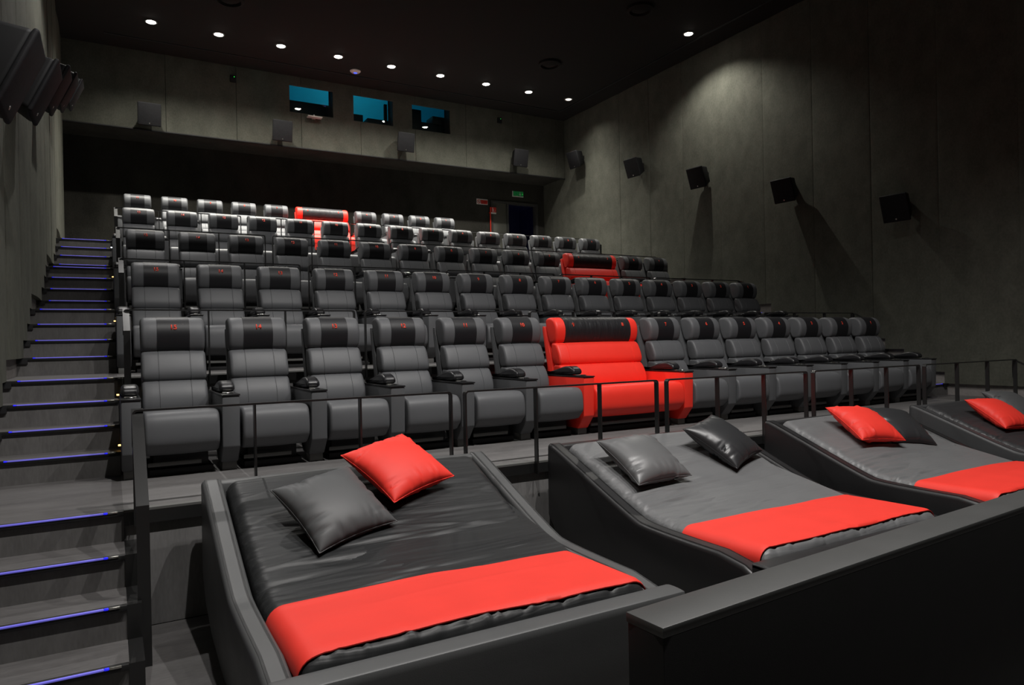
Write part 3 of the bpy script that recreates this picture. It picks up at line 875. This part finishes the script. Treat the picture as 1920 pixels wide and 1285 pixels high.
side_me = cushion('side_panel', SIDE, 0, RIMW, 0.030, (), 0.0, sub=2)
front_me = cushion('foot_panel', [(0.0, 0.0), (0.125, 0.0), (0.125, 0.44), (0.115, 0.452), (0.012, 0.452), (0.0, 0.44)], 0, BW, 0.02, (), 0.0)
back_me = cushion('head_panel', [(0.0, 0.0), (0.085, 0.0), (0.085, 0.82), (0.075, 0.832), (0.012, 0.825), (0.0, 0.81)], RIMW * 0.9, BW - RIMW * 0.9, 0.01, (), 0.0)
plinth_me = boxes('bed_plinth', [(0.05, BW - 0.05, 0.06, BY1 - BY0 - 0.06, 0.0, 0.26)])
plinth_me.materials.append(M['base'])
where = ['beside the stairs', 'second from the stairs', 'third from the stairs', 'farthest from the stairs']
for k, bx in enumerate(BED_X):
    root = tag(empty('lounge_bed', (bx, BY0, 0)), 'wide charcoal leather lounge bed with raised head, %s' % where[k], 'bed', 'lounge beds below the front row')
    fm, mmat = [(M['bed'], M['mattress_dark']), (M['bed_black'], M['mattress']), (M['bed_black'], M['mattress']), (M['bed_mid'], M['mattress_mid'])][k]
    side_k, front_k, back_k = side_me.copy(), front_me.copy(), back_me.copy()
    for me_ in (side_k, front_k, back_k): me_.materials.append(fm)
    obj('side_panel', side_k, None, root, (0, 0, 0))
    obj('side_panel', side_k, None, root, (BW - RIMW, 0, 0))
    obj('foot_panel', front_k, None, root)
    obj('head_panel', back_k, None, root, (0, BY1 - BY0 - 0.085, 0))
    obj('bed_plinth', plinth_me, None, root)
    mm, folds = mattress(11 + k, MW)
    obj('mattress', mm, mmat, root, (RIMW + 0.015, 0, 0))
    rn = obj('bed_runner', runner(k, MW, 0.155, 0.74, folds), M['runner'], None, (bx + RIMW + 0.015, BY0, 0))
    tag(rn, 'red leather runner across the foot of the lounge bed %s' % where[k], 'bed runner', 'red bed runners')

# ------------------------------------------------------------------ cushions on the beds
def pillow_mesh(seed, a=0.25, T=0.098):
    R = random.Random(seed)
    n = 44
    ripples = []
    for s in range(4):
        for _ in range(7):
            ripples.append((s, R.uniform(-0.68, 0.68), R.uniform(0.025, 0.055), R.uniform(0.12, 0.34), R.uniform(-0.016, 0.010)))
    def uvw(i): 
        t = -1 + 2 * i / n
        return math.sin(t * math.pi / 2) * 0.6 + t * 0.4
    def point(u, v, sgn):
        e = 0.085
        x = a * u * (1 - e * (1 - v * v) * abs(u) ** 2)
        y = a * v * (1 - e * (1 - u * u) * abs(v) ** 2)
        t = T * (max(0.0, (1 - u * u)) * max(0.0, (1 - v * v))) ** 0.42
        w = 0.0
        for (s, c, sg, ln, am) in ripples:
            p, q = ((u, 1 - v), (u, 1 + v), (v, 1 - u), (v, 1 + u))[s]
            w += am * math.exp(-((p - c - 0.25 * c * q) / sg) ** 2) * math.exp(-((q - 0.10) / ln) ** 2)
        return (x, y, sgn * max(0.0, t + w * min(1.0, t / 0.02)))
    verts, faces = [], []
    m = n + 1
    for sgn in (1, -1):
        for j in range(m):
            for i in range(m): verts.append(point(uvw(i), uvw(j), sgn))
    for j in range(n):
        for i in range(n):
            q = (j * m + i, j * m + i + 1, (j + 1) * m + i + 1, (j + 1) * m + i)
            faces.append(q); faces.append(tuple(m * m + t for t in q[::-1]))
    me = mesh('pillow', verts, faces, fix=False)
    bm = bmesh.new(); bm.from_mesh(me)
    bmesh.ops.remove_doubles(bm, verts=bm.verts, dist=1e-4)
    bmesh.ops.recalc_face_normals(bm, faces=bm.faces)
    bm.to_mesh(me); bm.free()
    # border cord
    loop = [point(uvw(i), -1, 1) for i in range(n)] + [point(1, uvw(i), 1) for i in range(n)] + [point(uvw(n - i), 1, 1) for i in range(n)] + [point(-1, uvw(n - i), 1) for i in range(n)]
    cv, cf = [], []
    k = len(loop)
    for i in range(k):
        p, q = Vector(loop[i - 1]), Vector(loop[(i + 1) % k])
        t = (q - p).normalized(); nn = Vector((t.y, -t.x, 0)); 
        for c in range(6):
            an = 2 * math.pi * c / 6
            cv.append(Vector(loop[i]) + nn * (0.0035 * math.cos(an)) + Vector((0, 0, 0.0035 * math.sin(an))))
    for i in range(k):
        for c in range(6):
            cf.append((i * 6 + c, i * 6 + (c + 1) % 6, ((i + 1) % k) * 6 + (c + 1) % 6, ((i + 1) % k) * 6 + c))
    return finish(me, 60), mesh('seam_cord', cv, cf, smooth=60)

TH = math.atan(0.42)
Uv, Vv, Nv = Vector((1, 0, 0)), Vector((0, math.cos(TH), math.sin(TH))), Vector((0, -math.sin(TH), math.cos(TH)))
def pillow(seed, cx, cy, off, rot, tilt, mat, label):
    c = Vector((cx, cy, 0.43 + 0.42 * (cy - 3.4))) + Nv * off
    u = Uv * math.cos(rot) + Vv * math.sin(rot)
    v = -Uv * math.sin(rot) + Vv * math.cos(rot)
    v2 = (v * math.cos(tilt) + Nv * math.sin(tilt)).normalized()
    w = u.cross(v2)
    me, cord = pillow_mesh(seed)
    o = obj('pillow', me, M[mat])
    o.matrix_world = Matrix(((u.x, v2.x, w.x, c.x), (u.y, v2.y, w.y, c.y), (u.z, v2.z, w.z, c.z), (0, 0, 0, 1)))
    tag(o, label, 'pillow', 'square leather pillows on the beds')
    obj('seam_cord', cord, M[mat], o)
    return o
pillow(1, 1.059, 3.899, 0.095, 0.333, 0.20, 'pillow_grey', 'grey leather pillow beside the red one on the bed by the stairs')
pillow(2, 1.533, 4.174, 0.115, 0.394, 0.13, 'runner', 'bright red leather pillow on the bed by the stairs')
pillow(3, 3.313, 3.962, 0.100, 0.045, 0.12, 'pillow_light', 'glossy grey leather pillow on the second bed from the stairs')
pillow(4, 4.204, 4.053, 0.105, 0.356, 0.20, 'pillow_dark', 'glossy black leather pillow on the second bed from the stairs')
pillow(5, 5.962, 4.024, 0.120, -0.195, 0.12, 'runner', 'red leather pillow in front of the black one on the third bed')
pillow(6, 6.44, 3.99, 0.075, -0.267, 0.20, 'pillow_dark', 'black leather pillow behind the red one on the third bed')
pillow(7, 8.15, 3.94, 0.105, -0.121, 0.15, 'runner', 'red leather pillow on the farthest bed')
pillow(8, 8.70, 4.05, 0.095, -0.15, 0.2, 'pillow_grey', 'grey leather pillow behind the red one on the farthest bed')

# ------------------------------------------------------------------ low black wall in the foreground
pw = tag(empty('partition', (1.495, 1.871, 0), math.radians(3.8)), 'low black padded wall in the right foreground', 'wall')
obj('wall_body', boxes('wall_body', [(0, 9.36, -0.165, 0.0, -0.70, 0.668)], 0.006), M['partition'], pw)
obj('cap', boxes('cap', [(-0.004, 9.364, -0.169, 0.004, 0.664, 0.700)], 0.006, segs=2), M['partition_cap'], pw)

# ------------------------------------------------------------------ small fittings on ceiling and back wall
def disc_vent(x, y, r, label):
    t = tag(empty('ceiling_vent', (x, y, CEIL)), label, 'vent', 'round ceiling vents')
    obj('vent_collar', lathe('vent_collar', [(r * 0.80, 0.0), (r, 0.0), (r, -0.05), (r * 0.80, -0.07), (r * 0.76, -0.02)], 28), M['ceiling'], t)
    obj('vent_core', lathe('vent_core', [(0.0, -0.055), (r * 0.45, -0.06), (r * 0.62, -0.035), (r * 0.62, -0.02), (0.0, -0.02)], 24), M['ceiling'], t)
disc_vent(8.32, 12.69, 0.24, 'round black ceiling vent between the downlights and the right wall')
disc_vent(8.42, 9.83, 0.24, 'round black ceiling vent near the single right downlight')
disc_vent(1.88, 12.81, 0.24, 'round black ceiling vent at the top edge above the left lights')

t = tag(empty('ceiling_beacon', (4.76, 15.0, CEIL)), 'white round ceiling device with a blue light', 'ceiling device')
obj('housing', lathe('housing', [(0.0, 0.0), (0.115, 0.0), (0.115, -0.012), (0.09, -0.035), (0.04, -0.045), (0.0, -0.046)], 28), M['white_plastic'], t)
obj('indicator', lathe('indicator', [(0.0, -0.0455), (0.040, -0.0452), (0.036, -0.050), (0.0, -0.052)], 20), M['blue_light'], t)

for x, z, lab in ((2.37, 7.32, 'small black box with a green light near the left of the bulkhead'), (8.83, 7.33, 'small black box with a green light near the right of the bulkhead')):
    t = tag(empty('sensor_box', (x, YB, z)), lab, 'sensor')
    obj('housing', boxes('housing', [(-0.06, 0.06, -0.05, 0.0, -0.07, 0.07)], 0.008), M['speaker'], t)
    obj('indicator', boxes('indicator', [(0.012, 0.026, -0.054, -0.049, 0.030, 0.040)]), M['green_light'], t)

t = tag(empty('wall_bracket', (4.06, YB, 6.72)), 'pale metal bracket below the left projection window', 'bracket')
obj('plate', boxes('plate', [(-0.16, 0.16, -0.16, -0.02, -0.012, 0.012)], 0.004), M['white_plastic'], t)
obj('arm', boxes('arm', [(-0.015, 0.015, -0.06, 0.0, -0.01, 0.07), (-0.04, 0.04, -0.012, 0.0, -0.03, 0.03)], 0.003), M['alu'], t)

# signs on the back wall
def board(nm, label, x0, x1, z0, z1, bits, y=YBACK, back='sign_white', dep=0.012):
    t = tag(empty(nm, (x0, y, z0)), label, 'sign')
    w, h = x1 - x0, z1 - z0
    obj('plate', boxes('plate', [(0, w, -dep, 0.0, 0, h)], 0.003), M[back], t)
    for n_, (kind, mat, args) in enumerate(bits):
        if kind == 'box':
            a, b, c, d = args
            obj('mark', boxes('mark', [(a * w, b * w, -dep - 0.003, -dep + 0.001, c * h, d * h)]), M[mat], t)
        elif kind == 'poly':
            vs_ = [(p[0] * w, -dep - 0.004, p[1] * h) for p in args] + [(p[0] * w, -dep + 0.001, p[1] * h) for p in args]
            k = len(args)
            fs = [tuple(range(k)), tuple(range(2 * k - 1, k - 1, -1))] + [(i, i + k, (i + 1) % k + k, (i + 1) % k) for i in range(k)]
            obj('mark', mesh('mark', vs_, fs), M[mat], t)
        elif kind == 'ring':
            cx, cz, r_, t_ = args
            vs_, fs = [], []
            for i in range(20):
                an = 2 * math.pi * i / 20
                for rr in (r_, r_ - t_):
                    for yy in (-dep - 0.003, -dep + 0.001): vs_.append((cx * w + rr * math.cos(an), yy, cz * h + rr * math.sin(an)))
            for i in range(20):
                a, b = 4 * i, 4 * ((i + 1) % 20)
                fs += [(a, b, b + 2, a + 2), (a + 1, a + 3, b + 3, b + 1), (a, a + 1, b + 1, b), (a + 2, b + 2, b + 3, a + 3)]
            obj('mark', mesh('mark', vs_, fs), M[mat], t)
    return t
board('prohibition_sign', 'red and white prohibition sign on the dark back wall', 8.69, 9.03, 5.36, 5.51,
      [('ring', 'sign_red', (0.19, 0.5, 0.055, 0.012)), ('poly', 'sign_red', [(0.09, 0.72), (0.12, 0.80), (0.29, 0.28), (0.26, 0.20)]), ('box', 'black_paint', (0.13, 0.25, 0.46, 0.56)),
       ('box', 'sign_red', (0.37, 0.97, 0.10, 0.80)), ('box', 'sign_white', (0.42, 0.90, 0.56, 0.62)), ('box', 'sign_white', (0.42, 0.84, 0.42, 0.47)), ('box', 'sign_white', (0.42, 0.90, 0.26, 0.31))])
board('exit_sign', 'green and white emergency exit sign above the back door', 9.81, 10.17, 5.66, 5.82,
      [('box', 'sign_green', (0.08, 0.98, 0.14, 0.97)), ('box', 'sign_white', (0.27, 0.50, 0.16, 0.93)), ('poly', 'sign_green', [(0.32, 0.20), (0.36, 0.20), (0.39, 0.42), (0.44, 0.22), (0.47, 0.24), (0.42, 0.52), (0.45, 0.62), (0.40, 0.72), (0.34, 0.62), (0.36, 0.45)]),
       ('box', 'sign_green', (0.385, 0.425, 0.74, 0.86)), ('poly', 'sign_white', [(0.72, 0.84), (0.66, 0.84), (0.66, 0.52), (0.58, 0.52), (0.69, 0.22), (0.80, 0.52), (0.72, 0.52)]), ('box', 'green_light', (0.90, 0.94, 0.48, 0.58))])
ex = board('fire_sign', 'red fire extinguisher sign standing off the back wall by the door', 9.10, 9.26, 5.12, 5.30,
      [('box', 'sign_red', (0.0, 1.0, 0.22, 1.0)), ('poly', 'sign_white', [(0.25, 0.90), (0.38, 0.92), (0.36, 0.76), (0.46, 0.72), (0.46, 0.30), (0.28, 0.30), (0.28, 0.70)]), ('poly', 'sign_white', [(0.62, 0.30), (0.72, 0.30), (0.80, 0.50), (0.74, 0.70), (0.76, 0.45)])], y=YBACK - 0.05)
pp = tag(empty('red_pipe', (9.085, YBACK - 0.05, tier_z(4))), 'thin red upright pipe on the back wall below the fire sign', 'pipe')
obj('tube', lathe('tube', [(0.0, 0.0), (0.016, 0.0), (0.016, 1.86), (0.0, 1.86)], 12), M['pipe_red'], pp)
obj('wall_clip', boxes('wall_clip', [(-0.022, 0.022, 0.0, 0.05, 0.9, 0.92), (-0.022, 0.022, 0.0, 0.05, 1.7, 1.72), (-0.022, 0.022, 0.0, 0.05, 0.2, 0.22)]), M['pipe_red'], pp)
